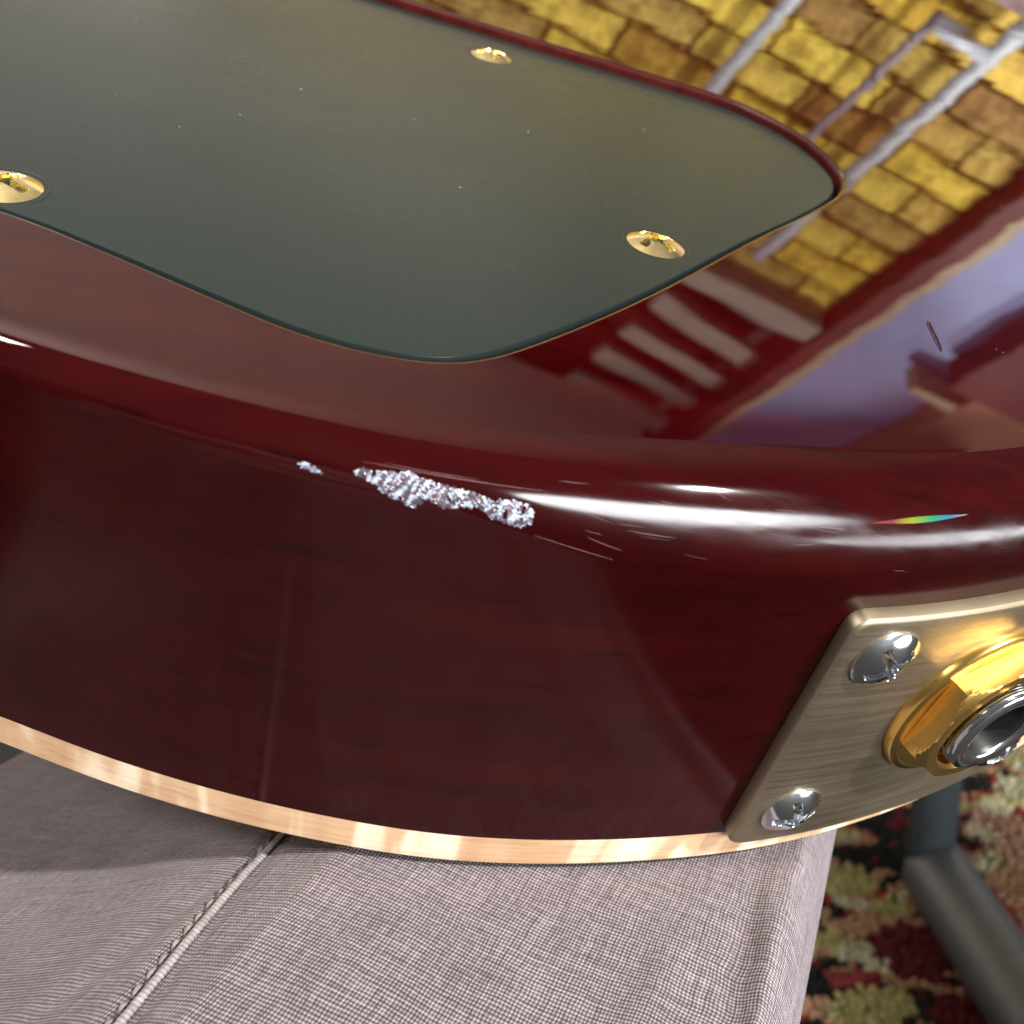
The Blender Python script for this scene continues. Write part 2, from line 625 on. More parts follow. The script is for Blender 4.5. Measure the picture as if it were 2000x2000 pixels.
def build_cover():
    verts, faces, norms = [], [], []
    k = len(HO)
    spec = [(.55, -2.2, 1, 0), (.55, -.55, 1, .05), (.68, -.25, .97, .2), (.82, -.06, .92, .38), (.92, 0, 0, 1)]
    rings = []
    for inset, dz, a, c in spec:
        b = len(verts)
        for p, nn in zip(HO, HN):
            q = p - nn * inset
            verts.append((q[0] * MM, q[1] * MM, (cover_z(q[1]) + dz) * MM))
            norms.append((nn[0] * a, nn[1] * a, c))
        rings.append(b)
    for r0, r1 in zip(rings[:-1], rings[1:]):
        for i in range(k):
            j = (i + 1) % k
            faces.append((r0 + i, r0 + j, r1 + j, r1 + i))
    faces.append(tuple(range(rings[-1], rings[-1] + k)))
    return mesh_obj('control_cover', verts, faces, COVER, guitar, True, norms)


cover = build_cover()
cover['label'] = 'black plastic control cavity cover'


def screw_mesh(name, R, dome, mat, turn, arm=.72, wid=.15, dep=.42, edge=.25):
    nr, na = 64, 224
    verts, faces = [(0, 0, (dome + edge - R * dep) * MM)], []
    for i in range(1, nr + 1):
        rr = R * i / nr
        for j in range(na):
            a = 2 * math.pi * j / na
            x, y = rr * math.cos(a), rr * math.sin(a)
            z = edge + dome * (1 - (rr / R) ** 2.2)
            ca, sa = math.cos(turn), math.sin(turn)
            u, v = x * ca + y * sa, -x * sa + y * ca
            d = 0
            for p, q in ((u, v), (v, u)):
                e = (wid * R - abs(q)) / (.035 * R)
                g = (arm * R - abs(p)) / (.16 * R)
                d = max(d, min(1, max(0, e)) * min(1, max(0, g)))
            z -= d * dep * R
            verts.append((x * MM, y * MM, z * MM))
    b = len(verts)
    for j in range(na):
        a = 2 * math.pi * j / na
        verts.append((R * 1.005 * math.cos(a) * MM, R * 1.005 * math.sin(a) * MM, -.6 * MM))
    for j in range(na):
        faces.append((0, 1 + j, 1 + (j + 1) % na))
    for i in range(nr):
        r0, r1 = 1 + i * na, 1 + (i + 1) * na
        for j in range(na):
            k = (j + 1) % na
            faces.append((r0 + j, r1 + j, r1 + k, r0 + k))
    me = bpy.data.meshes.new(name)
    me.from_pydata(verts, [], faces)
    me.update()
    for p in me.polygons: p.use_smooth = True
    me.set_sharp_from_angle(angle=math.radians(40))
    me.materials.append(mat)
    me.materials.append(SLOT_SHADE)
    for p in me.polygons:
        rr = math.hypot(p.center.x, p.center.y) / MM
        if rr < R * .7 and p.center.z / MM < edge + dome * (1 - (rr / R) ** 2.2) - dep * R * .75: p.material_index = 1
    return me


def ring_mesh(name, r0, r1, z0, z1, mat, n=72):
    verts, faces = [], []
    prof = [(r0, -.5), (r0, z0 - .03), (r0 + .06, z0), ((r0 + r1) / 2, (z0 + z1) / 2 + .02), (r1 - .1, z1 + .01), (r1, -.5)]
    for r, z in prof:
        for j in range(n):
            a = 2 * math.pi * j / n
            verts.append((r * math.cos(a) * MM, r * math.sin(a) * MM, z * MM))
    for i in range(len(prof) - 1):
        for j in range(n):
            k = (j + 1) % n
            faces.append((i * n + j, i * n + k, i * n + n + k, i * n + n + j))
    me = bpy.data.meshes.new(name)
    me.from_pydata(verts, [], faces)
    me.update()
    for p in me.polygons: p.use_smooth = True
    me.materials.append(mat)
    return me


for (x, y), R, turn in (((25.1, 105.1), 3.35, .75), ((6.0, 165.0), 3.2, .3), ((-37.3, 88.9), 3.5, 1.2), ((-62, 176), 3.3, .5)):
    sc = bpy.data.objects.new('screw', screw_mesh('screw', R, .85, PALEGOLD, turn))
    C.objects.link(sc)
    sc.parent = cover
    sc.location = (x * MM, y * MM, (cover_z(y) - .30) * MM)
    sc['label'] = 'gold cross-head screw in the black cover'
    co = bpy.data.objects.new('countersink', ring_mesh('countersink', R + .02, R + .65, -.03, .02, COVER))
    C.objects.link(co)
    co.parent = cover
    co.location = (x * MM, y * MM, cover_z(y) * MM)

# ---- jack plate
S0 = 75.24
PW, PZ0, PZ1, PT = 41.0, -44.9, -11.2, 1.65


def build_plate():
    cr, ins = 1.6, .55
    n = 44
    # closed loop of a rounded rectangle in (s, z)
    def loop(inset):
        s0, s1, z0, z1 = S0 + inset, S0 + PW - inset, PZ0 + inset, PZ1 - inset
        r = cr
        L = []
        for cx, cz, a0 in ((s1 - r, z1 - r, 0), (s0 + r, z1 - r, 90), (s0 + r, z0 + r, 180), (s1 - r, z0 + r, 270)):
            for q in range(9):
                a = math.radians(a0 + q * 90 / 8)
                L.append((cx + r * math.cos(a), cz + r * math.sin(a)))
        out = []
        for i, p in enumerate(L):                       # subdivide the long sides so that they follow the rim
            q = L[(i + 1) % len(L)]
            d = math.hypot(q[0] - p[0], q[1] - p[1])
            k = max(1, int(d / 1.0))
            if d < 1: k = 1
            for j in range(k):
                out.append((p[0] + (q[0] - p[0]) * j / k, p[1] + (q[1] - p[1]) * j / k))
        return out
    N0 = len(loop(0))
    verts, faces = [], []
    rings = []
    base = loop(0)
    cx, cz = S0 + PW / 2, (PZ0 + PZ1) / 2
    for inset, off in ((0, 0.02), (0, PT - .38), (.10, PT - .18), (.26, PT - .05), (.48, PT)):
        b = len(verts)
        for s, z in base:
            k1 = 1 - inset / (PW / 2)
            k2 = 1 - inset / ((PZ1 - PZ0) / 2)
            verts.append(rim(cx + (s - cx) * k1, cz + (z - cz) * k2, off) * MM)
        rings.append(b)
    for r0, r1 in zip(rings[:-1], rings[1:]):
        for i in range(N0):
            j = (i + 1) % N0
            faces.append((r0 + i, r0 + j, r1 + j, r1 + i))
    # inner rings shrinking to the middle so the face follows the rim's curve
    prev = rings[-1]
    for q in range(1, 13):
        k = 1 - q / 13
        b = len(verts)
        for s, z in base:
            verts.append(rim(cx + (s - cx) * k * .976, cz + (z - cz) * k * .971, PT) * MM)
        for i in range(N0):
            j = (i + 1) % N0
            faces.append((prev + i, prev + j, b + j, b + i))
        prev = b
    faces.append(tuple(range(prev, prev + N0)))
    o = mesh_obj('jack_plate', verts, [tuple(reversed(f)) for f in faces], PLATE, guitar, True)
    bm = bmesh.new(); bm.from_mesh(o.data)
    bmesh.ops.recalc_face_normals(bm, faces=bm.faces)
    bm.to_mesh(o.data); bm.free()
    return o


plate = build_plate()
plate['label'] = 'brushed gold jack plate on the side'


def rim_matrix(s, z, off, spin=0):
    p, n = rim_frame(s)
    nz = Vector((n[0], n[1], 0))
    ty = Vector((0, 0, 1))
    tx = ty.cross(nz)
    m = Matrix.Identity(4)
    o = rim(s, z, off) * MM
    for i in range(3):
        m[i][0], m[i][1], m[i][2], m[i][3] = tx[i], ty[i], nz[i], o[i]
    return m @ Matrix.Rotation(spin, 4, 'Z')


for s, z, turn in ((S0 + 5.0, -16.2, .6), (S0 + 5.3, -39.2, .25), (S0 + PW - 5, -16.2, .9), (S0 + PW - 5, -39.2, .4)):
    sc = bpy.data.objects.new('screw', screw_mesh('plate_screw', 3.35, 1.15, CHROME, turn, edge=.3))
    C.objects.link(sc)
    sc.parent = plate
    sc.matrix_local = rim_matrix(s, z, PT - .05)
    sc['label'] = 'chrome cross-head screw in the gold plate'

# ---- jack socket: washer, hexagonal nut, threaded barrel
JM = rim_matrix(S0 + 21.2, -25.6, PT - .1)
jack = empty('jack_socket')
jack.parent = guitar
jack.matrix_local = JM


def lathe(name, prof, mat, parent, n=96, smooth_angle=30):
    verts, faces = [], []
    for r, z in prof:
        for j in range(n):
            a = 2 * math.pi * j / n
            verts.append((r * math.cos(a) * MM, r * math.sin(a) * MM, z * MM))
    for i in range(len(prof) - 1):
        for j in range(n):
            k = (j + 1) % n
            faces.append((i * n + j, i * n + k, i * n + n + k, i * n + n + j))
    o = mesh_obj(name, verts, faces, mat, parent)
    o.data.set_sharp_from_angle(angle=math.radians(smooth_angle))
    return o


lathe('washer', [(4.8, -.5), (10.1, -.5), (10.1, .45), (9.95, .75), (9.5, .95), (9.0, 1.0), (8.6, .85), (4.8, .8)], GOLD, jack)
# nut with chamfered corners
nv, nf = [], []
hexr = 8.9
hn = 96
prof = [(.86, 1.2), (2.3, 1.2)] + [(2.3 + 1.1 * k / 8, 1.0 - .13 * (k / 8) ** 1.6) for k in range(1, 9)] + [(3.45, .74), (3.1, .70)]
for z, kc in prof:
    for j in range(hn):
        a = 2 * math.pi * j / hn + .35
        am = ((a - .35) % (math.pi / 3)) - math.pi / 6
        rh = hexr * math.cos(math.pi / 6) / math.cos(am)
        r = min(rh, hexr * kc)
        nv.append((r * math.cos(a) * MM, r * math.sin(a) * MM, z * MM))
for i in range(len(prof) - 1):
    for j in range(hn):
        k = (j + 1) % hn
        nf.append((i * hn + j, i * hn + k, i * hn + hn + k, i * hn + hn + j))
nut = mesh_obj('hex_nut', nv, nf, GOLD, jack)
nut.data.set_sharp_from_angle(angle=math.radians(14))
thr = [(5.6, .5)]
for q in range(4):
    thr += [(5.5, 2.9 + q * .28), (5.28, 3.04 + q * .28)]
thr += [(5.45, 4.2), (5.2, 4.4), (4.3, 4.45), (3.9, 4.35), (3.7, 4.1)]
lathe('barrel', thr, CHROME, jack, smooth_angle=50)
lathe('bore', [(3.7, 4.1), (3.45, 3.6), (3.4, -2.5), (.01, -2.5)], DARKMETAL, jack)

# ---- chipped finish on the rounded edge
CHIP = mat_plain('chipped_lacquer', (.055, .035, .048), .3, 0, .9, var=(1100, .8), coat=1.0)
CHIPW = mat_plain('raw_flake', (.30, .34, .42), .36, 0, .9, var=(900, .4), coat=1.0)
chipA = [(31.96, 65.5), (32.46, 62.0), (33.47, 61.0), (34.67, 58.5), (35.97, 55.5), (37.18, 58.5), (38.08, 58.5), (39.28, 59.5), (40.58, 59.5),
         (41.38, 62.0), (42.48, 62.0), (43.98, 59.5), (45.08, 60.5), (45.58, 65.5), (45.58, 73.5), (44.78, 78.0), (43.78, 78.0), (42.48, 77.0),
         (41.78, 72.5), (41.18, 70.0), (40.68, 73.0), (39.98, 72.0), (39.58, 77.0), (38.78, 77.5), (37.98, 75.5), (37.28, 76.5), (36.68, 85.0),
         (36.27, 85.5), (35.67, 81.5), (34.87, 82.0), (34.17, 78.5), (33.67, 73.0), (32.66, 71.0), (32.16, 69.5)]
chipB = [(28.03, 70.5), (28.74, 70.0), (29.74, 74.0), (29.64, 77.5), (28.84, 77.0), (28.13, 75.0)]


def inside(p, poly):
    c = False
    for i in range(len(poly)):
        (x0, y0), (x1, y1) = poly[i - 1], poly[i]
        if (y0 > p[1]) != (y1 > p[1]) and p[0] < (x1 - x0) * (p[1] - y0) / (y1 - y0) + x0: c = not c
    return c


def build_chip(poly):
    P = np.array(poly)
    s0, s1, a0, a1 = P[:, 0].min() - .4, P[:, 0].max() + .4, P[:, 1].min() - 3, P[:, 1].max() + 3
    ds, da = .14, 1.3
    ns, na = int((s1 - s0) / ds), int((a1 - a0) / da)
    vid, verts, faces = {}, [], []

    def vert(i, j):
        if (i, j) not in vid:
            s, a = s0 + (i + random.uniform(-.35, .35)) * ds, a0 + (j + random.uniform(-.35, .35)) * da
            vid[(i, j)] = len(verts)
            verts.append(rnd(s, math.radians(a), random.uniform(.004, .055)) * MM)
        return vid[(i, j)]
    for i in range(ns):
        for j in range(na):
            s, a = s0 + (i + .5) * ds, a0 + (j + .5) * da
            jit = noise.noise(Vector((s * 3, a * .35, 0)))
            if not inside((s + jit * .25, a + jit * 2.2), poly): continue
            if noise.noise(Vector((s * 1.6 + 7, a * .12, 2))) > .55: continue     # islands of red that stayed on
            q = [vert(i, j), vert(i + 1, j), vert(i + 1, j + 1), vert(i, j + 1)]
            if random.random() < .5: faces += [(q[0], q[1], q[2]), (q[0], q[2], q[3])]
            else: faces += [(q[0], q[1], q[3]), (q[1], q[2], q[3])]
    o = mesh_obj('finish_chip', verts, [tuple(reversed(f)) for f in faces], CHIP, body, False)
    o.data.materials.append(CHIPW)
    for p in o.data.polygons:
        c = p.center * 1000
        st = noise.noise(Vector((c.x * 2.6 - c.z * 1.6, c.z * 1.1 + c.x * .4, 5)))
        if st + random.uniform(-.35, .35) > .16: p.material_index = 1
    return o


build_chip(chipA)['label'] = 'long glittering chip in the lacquer on the rounded edge'


def build_scratches():
    HAIR = mat_plain('hairline', (.30, .17, .17), .35, 0, .6, var=(300, .3))
    verts, faces = [], []
    lines = [(32.5, 56, 46, 49, .012), (34, 53, 41, 49.5, .009), (46, 82, 52.5, 88, .012), (50, 75, 53, 80, .009), (53, 66, 57, 67, .009)]
    for q in range(20):
        s = random.gauss(58, 12)
        a = random.gauss(58, 11)
        lines.append((s, a, s + random.uniform(.4, 3.2), a + random.uniform(-1.0, 4.5), random.uniform(.003, .007)))
    for s0, a0, s1, a1, wd in lines:
        n = max(4, int(abs(s1 - s0) * 4))
        bow = random.uniform(-.4, .4)
        b = len(verts)
        for i in range(n + 1):
            t = i / n
            s, a = s0 + (s1 - s0) * t, a0 + (a1 - a0) * t + bow * math.sin(math.pi * t)
            a = min(a, 89.5)
            d = wd * (.25 + .75 * math.sin(math.pi * min(.97, max(.03, t)))) / rad(s) * 57.3
            verts.append(rnd(s, math.radians(a - d), .004) * MM)
            verts.append(rnd(s, math.radians(a), .004 + wd * .5) * MM)
            verts.append(rnd(s, math.radians(a + d), .004) * MM)
        for i in range(n):
            for e in (0, 1):
                k = b + i * 3 + e
                faces.append((k, k + 1, k + 4, k + 3))
    o = mesh_obj('hairline_scratches', verts, faces, HAIR, body, True)
    o['kind'] = 'stuff'
    o['label'] = 'fine pale scratches on the rounded edge'


build_scratches()
# rainbow glint above the jack plate, painted as a metallic colour ramp
FM = NT('painted_rainbow')
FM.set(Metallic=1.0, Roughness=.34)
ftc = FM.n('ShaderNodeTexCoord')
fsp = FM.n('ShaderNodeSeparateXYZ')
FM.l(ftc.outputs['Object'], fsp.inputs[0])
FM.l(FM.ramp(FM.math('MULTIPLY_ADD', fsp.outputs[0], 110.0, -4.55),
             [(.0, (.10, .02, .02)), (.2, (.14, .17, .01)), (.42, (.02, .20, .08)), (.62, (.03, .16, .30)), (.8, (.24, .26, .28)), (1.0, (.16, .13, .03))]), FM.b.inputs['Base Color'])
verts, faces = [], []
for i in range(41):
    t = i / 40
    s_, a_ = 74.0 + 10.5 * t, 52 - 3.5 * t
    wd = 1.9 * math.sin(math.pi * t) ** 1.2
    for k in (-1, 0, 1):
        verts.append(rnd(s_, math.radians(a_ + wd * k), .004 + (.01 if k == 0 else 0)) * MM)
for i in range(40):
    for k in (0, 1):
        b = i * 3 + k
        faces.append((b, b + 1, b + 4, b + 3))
mesh_obj('painted_glint', verts, faces, FM.m, body)['label'] = 'small painted rainbow glint on the rounded edge'


def dust(name, pts, parent, mat):
    verts, faces = [], []
    for x, y, z, rd in pts:
        b = len(verts)
        st = random.uniform(1, 2.2)
        an = random.random() * 6.28
        for dx, dy, dz in ((1, 0, .2), (0, 1, .2), (-1, 0, .2), (0, -1, .2), (0, 0, 1), (0, 0, -.2)):
            px, py = dx * st, dy
            verts.append(((x + rd * (px * math.cos(an) - py * math.sin(an))) * MM, (y + rd * (px * math.sin(an) + py * math.cos(an))) * MM, (z + rd * dz) * MM))
        for i in range(4):
            j = (i + 1) % 4
            faces += [(b + i, b + j, b + 4), (b + j, b + i, b + 5)]
    o = mesh_obj(name, verts, faces, mat, parent)
    o['kind'] = 'stuff'
    return o


LINT = mat_plain('dust_grain', (.55, .52, .48), .9, 0, .1, var=(800, .3))
pts = []
while len(pts) < 13:
    x, y = random.uniform(-50, 50), random.uniform(78, 165)
    if x < 20 + (y - 90) * .35: pts.append((x, y, cover_z(y) + .01, random.uniform(.03, .085)))
dust('dust_specks', pts, cover, LINT)
pts = [(random.uniform(-30, 100), random.uniform(70, 150), .01, random.uniform(.02, .06)) for q in range(90)]
pts = [p for p in pts if p[1] < 66 + .1 * abs(p[0]) or p[0] > 58]
dust('dust_specks', pts, body, LINT)
verts, faces = [], []
dc, da_ = np.array([53.9, 94.4]), np.array([-.10, -.995])
dp = np.array([-da_[1], da_[0]])
for i in range(40):
    t = 2 * math.pi * i / 40
    c = dc + da_ * 3.2 * math.cos(t) + dp * .20 * math.sin(t)
    o_ = da_ * math.cos(t) + dp * math.sin(t)
    for q in range(6):
        f_ = 2 * math.pi * q / 6
        wd = .20 * (.35 + .65 * (math.sin(t / 2 + .4)) ** 2)
        verts.append(((c[0] + o_[0] * wd * math.cos(f_)) * MM, (c[1] + o_[1] * wd * math.cos(f_)) * MM, (.02 + wd * .7 * math.sin(f_)) * MM))
for i in range(40):
    for q in range(6):
        k, e = (i + 1) % 40, (q + 1) % 6
        faces.append((i * 6 + q, i * 6 + e, k * 6 + e, k * 6 + q))
mesh_obj('dent', verts, faces, LAC, body)['label'] = 'small narrow dent in the red back'
build_chip(chipB)['label'] = 'small glittering chip left of the long one'

# ------------------------------------------------------------------ trousers
AZ = math.radians(24)
DV = np.array([math.sin(AZ), math.cos(AZ), 0])
HV = np.array([math.cos(AZ), -math.sin(AZ), 0])
EU = [-145, -128, -113.2, -103.7, -94.3, -84.9, -75.6, -66.5, -57.6, -49, -40.6, -32.6, -24.7, -17.1, -9.9, -2.9]
EZ = [-72, -70, -68, -66, -64, -61.3, -58.6, -56.5, -55.4, -57.5, -60.1, -62.3, -64.3, -65.8, -67, -67.7]


def gauss(x, wd): return math.exp(-(x / wd) ** 2)


def cloth_point(u, v):
    """u across the thigh, v along it (mm, camera at the origin)"""
    z = float(np.interp(u, EU, EZ)) - 1.5
    uu = u
    # soft folds
    z += .55 * gauss(u + 24.5 - .03 * (v - 80), 2.0) * min(1, max(0, (96 - v) / 20))
    z -= .6 * gauss(u + 18.6 + .06 * (v - 90), 1.5) * min(1, max(0, (104 - v) / 14))
    z += .5 * gauss(u + 16.6 + .06 * (v - 90), 1.5) * min(1, max(0, (104 - v) / 14))
    z += .25 * noise.noise(Vector((u * .08, v * .05, 1)))
    k = min(1, max(0, (44 - v - .45 * (u + 75)) / 30)) if v < 60 else 0
    if k: z += k * (13 * noise.noise(Vector((u * .018 + v * .012, v * .034 - u * .01, 9))) - 6.5 + 2.0 * noise.noise(Vector((u * .06 + v * .02, v * .05, 3))))  # deep folds added out of view to darken the side's reflection
    z -= .35 * gauss(u + 71 - .2 * (v - 60), 1.8)
    # valley either side of the seam
    us = -62.2 - (v - 48.3) * .16
    z -= .5 * gauss(u - us + 1.0, .9) + .3 * gauss(u - us - 1.1, .8)
    return z


NU_R = 26
usec = []           # cross-section: list of (u, dz) with fall-off at both sides
R_R, R_L = 16.0, 22.0
uR, uL = -15.9, -140.0
left = [(uL - R_L * math.sin(a), -R_L * (1 - math.cos(a)) * 1.0) for a in np.linspace(math.radians(70), math.radians(3), 26)]
mid = [(u, 0) for u in np.r_[np.arange(uL, -76, 1.2), np.arange(-76, uR, .55)]]
right = [(uR + R_R * .14 * math.sin(a), -R_R * .5 * (1 - math.cos(a))) for a in np.linspace(0, math.radians(90), 12)]
right += [(right[-1][0] - 3.2 * k, right[-1][1] - 9 * k) for k in range(1, 12)]
left = [(left[0][0] - 1.5 * k, left[0][1] - 12 * k) for k in range(9, 0, -1)] + left
sec = left + mid + right
vs = np.r_[np.arange(-140, 20, 4.0), np.arange(20, 125, .9), np.arange(125, 260, 6.0)]
verts, uvs, faces = [], [], []
arc = 0
arcs = []
for i, (u, dz) in enumerate(sec):
    if i: arc += math.hypot(u - sec[i - 1][0], dz - sec[i - 1][1])
    arcs.append(arc)
for v in vs:
    for (u, dz), a in zip(sec, arcs):
        ue = max(uL, min(uR, u))
        z = cloth_point(ue if u < uL else u, v) + dz
        if u < uL: z = cloth_point(uL, v) + dz + .5 * noise.noise(Vector((u * .1, v * .03, 4))) * min(1, (uL - u) / 6)
        if v > 112: z -= .02 * (v - 112)
        p = DV * v + HV * u
        verts.append((p[0] * MM, p[1] * MM, z * MM + CAM.z))
        uvs.append((a, v))
ns = len(sec)
for i in range(len(vs) - 1):
    for j in range(ns - 1):
        faces.append((i * ns + j, i * ns + j + 1, (i + 1) * ns + j + 1, (i + 1) * ns + j))
trousers = empty('trousers', loc=(0, 0, 0))
tag(trousers, 'taupe woven trousers on the thigh beneath the guitar', 'trousers')
leg = mesh_obj('trouser_leg', verts, faces, CLOTH, trousers)
uvl = leg.data.uv_layers.new(name='UVMap')
li = np.array([l.vertex_index for l in leg.data.loops])
uvl.data.foreach_set('uv', np.array(uvs, float)[li].ravel())


def seam_u(v): return -62.2 - (v - 48.3) * .16


def world_uv(u, v, lift):
    p = DV * v + HV * u
    return Vector((p[0] * MM, p[1] * MM, (cloth_point(u, v) + lift) * MM + CAM.z))


# twisted felled cord of the seam
verts, faces = [], []
sv = np.arange(22, 96, .09)
na = 12
side = Vector(HV)
for i, v in enumerate(sv):
    c = world_uv(seam_u(v), v, .30)
    tw = 2 * math.pi * v / .5
    r = .42 * (1 + .07 * math.sin(tw) + .05 * noise.noise(Vector((v * 2, 0, 0))))
    for q in range(na):
        a = 2 * math.pi * q / na
        rr_ = r * (1 + .10 * math.sin(a * 1 + tw))
        verts.append(c + side * (1.05 * rr_ * math.cos(a) * MM) + Vector((0, 0, 1)) * (.8 * rr_ * math.sin(a) * MM))
for i in range(len(sv) - 1):
    for q in range(na):
        k = (q + 1) % na
        faces.append((i * na + q, i * na + k, (i + 1) * na + k, (i + 1) * na + q))
seam = mesh_obj('seam', verts, faces, THREAD, leg)
seam['label'] = 'raised pale seam along the trouser leg'
# single stitches beside the seam
sv0 = 24.0
while sv0 < 92:
    verts, faces = [], []
    L = random.uniform(1.35, 1.6)
    st = 9
    for i in range(st):
        t = i / (st - 1)
        v = sv0 + L * t
        u = seam_u(v) - 1.25 + .18 * (t - .5) + random.uniform(-.02, .02)
        c = world_uv(u, v, .05 + .34 * math.sin(math.pi * t))
        r = .17 + .10 * math.sin(math.pi * t)
        for q in range(8):
            a = 2 * math.pi * q / 8
            verts.append(c + side * (r * 1.2 * math.cos(a) * MM) + Vector((0, 0, 1)) * (r * math.sin(a) * MM))
    for i in range(st - 1):
        for q in range(8):
            k = (q + 1) % 8
            faces.append((i * 8 + q, i * 8 + k, i * 8 + 8 + k, i * 8 + 8 + q))
    faces += [tuple(reversed(range(8))), tuple(range((st - 1) * 8, st * 8))]
    mesh_obj('stitch', verts, faces, THREAD, leg)
    sv0 += 2.05 + random.uniform(-.08, .08)

# ------------------------------------------------------------------ chair frame on the carpet
STEEL = mat_plain('grey_painted_steel', (.045, .053, .057), .42, 0, .5, bump=(900, .0001), var=(120, .15))
chair = empty('chair_frame', loc=(.286, .655, 0))
tag(chair, 'dark grey metal chair frame foot standing on the carpet', 'chair')


def tube_obj(name, pts, r, mat, parent, n=32, capround=True):
    verts, faces = [], []
    P = [Vector(p) for p in pts]
    for i, p in enumerate(P):
        d = (P[min(i + 1, len(P) - 1)] - P[max(i - 1, 0)]).normalized()
        a = d.cross(Vector((0, 0, 1))).normalized()
        b = a.cross(d)
        rr_ = r[i]
        for q in range(n):
            t = 2 * math.pi * q / n
            verts.append(p + a * rr_ * math.cos(t) + b * rr_ * math.sin(t))
    for i in range(len(P) - 1):
        for q in range(n):
            k = (q + 1) % n
            faces.append((i * n + q, i * n + k, i * n + n + k, i * n + n + q))
    faces += [tuple(reversed(range(n))), tuple(range((len(P) - 1) * n, len(P) * n))]
    o = mesh_obj(name, verts, faces, mat, parent)
    o.data.set_sharp_from_angle(angle=math.radians(50))
    return o


R = .025
pts, rs = [], []
for k in range(9):
    t = k / 8 * math.pi / 2
    pts.append((.001, .020 - .012 * math.sin(t) * 1.0 + .0, .029))
    rs.append(max(.002, R * math.sin(t) ** .5))
pts = [(.0, .022 - .012 * (k / 8) ** 1.5, .029) for k in range(9)]
rs = [R * math.sqrt(1 - (1 - k / 8) ** 2) if k else .002 for k in range(9)]
pts += [(-.001 - .019 * k / 8, .005 - .46 * k / 8, .029) for k in range(9)]
rs += [R] * 9
tube_obj('floor_tube', pts, rs, STEEL, chair)
bm = bmesh.new()
bmesh.ops.create_cube(bm, size=1, matrix=Matrix.Translation((.010, .012, .185)) @ Matrix.Rotation(math.radians(6), 4, 'Y') @ Matrix.Diagonal((.032, .016, .34, 1)))
bmesh.ops.bevel(bm, geom=list(bm.edges), offset=.003, segments=3, affect='EDGES')
bm_obj('upright', bm, STEEL, chair, True)

bm = bmesh.new()
bmesh.ops.create_cube(bm, size=1, matrix=Matrix.Translation((.475, -.52, .44)) @ Matrix.Diagonal((.20, .36, .05, 1)))
bmesh.ops.bevel(bm, geom=list(bm.edges), offset=.018, segments=4, affect='EDGES')
bm_obj('added_seat', bm, STEEL, chair, True)  # unseen seat, added to shade the carpet beside the floor tube
for x, y in ((.41, -.38), (.57, -.38), (.41, -.66), (.57, -.66)):
    bm = bmesh.new()
    bmesh.ops.create_cone(bm, cap_ends=True, segments=20, radius1=.011, radius2=.013, depth=.42, matrix=Matrix.Translation((x, y, .211)))
    bm_obj('leg', bm, STEEL, chair, True)  # supports for the added seat, also out of view

# ------------------------------------------------------------------ surroundings mirrored in the lacquer
zc = CAM.z
wallm = mat_plain('mortar', (.105, .07, .075), .95, 0, .1, bump=(60, .003), var=(25, .35))
wall = empty('brick_wall', loc=(.9, 2.0, 0))
tag(wall, 'sunlit yellow brick wall mirrored in the red lacquer', 'wall')
bm = bmesh.new()
bmesh.ops.create_cube(bm, size=1, matrix=Matrix.Translation((-.21, .085, zc + 1.0)) @ Matrix.Diagonal((1.84, .11, 1.60, 1)))
bm_obj('mortar_bed', bm, wallm, wall)
bl, bh, bd = .270, .088, .10
bm = bmesh.new()
bmesh.ops.create_cube(bm, size=1, matrix=Matrix.Diagonal((bl, bd, bh, 1)))
bmesh.ops.bevel(bm, geom=list(bm.edges), offset=.005, segments=1, affect='EDGES')
bmf = bpy.data.meshes.new('brick'); bm.to_mesh(bmf); bm.free(); bmf.materials.append(BRICK)
bm = bmesh.new()
bmesh.ops.create_cube(bm, size=1, matrix=Matrix.Diagonal((bl / 2 - .006, bd, bh, 1)))
bmesh.ops.bevel(bm, geom=list(bm.edges), offset=.005, segments=1, affect='EDGES')
bmh = bpy.data.meshes.new('half_brick'); bm.to_mesh(bmh); bm.free(); bmh.materials.append(BRICK)
x0, x1 = -1.05, .71                     # local, wall ends at a red post
row = 0
z = zc + .62
while z < zc + 1.74:
    x = x1 - (0 if row % 2 == 0 else -.0)
    first = row % 2 == 1
    while x > x0:
        if first:
            L, me = bl / 2 - .006, bmh
            first = False
        else:
            L, me = bl, bmf
        o = bpy.data.objects.new('brick', me)
        C.objects.link(o)
        o.parent = wall
        o.location = (x - L / 2, .05 + random.uniform(-.006, .004), z + random.uniform(-.002, .002))
        o.rotation_euler = (random.uniform(-.02, .02), random.uniform(-.008, .008), random.uniform(-.02, .02))
        x -= L + .012
    z += bh + .012
    row += 1

WHITEPIPE = mat_plain('white_painted_pipe', (.34, .38, .44), .45, 0, .4, var=(20, .12))
GREYPIPE = mat_plain('grey_pipe', (.16, .15, .19), .5, 0, .4, var=(20, .12))


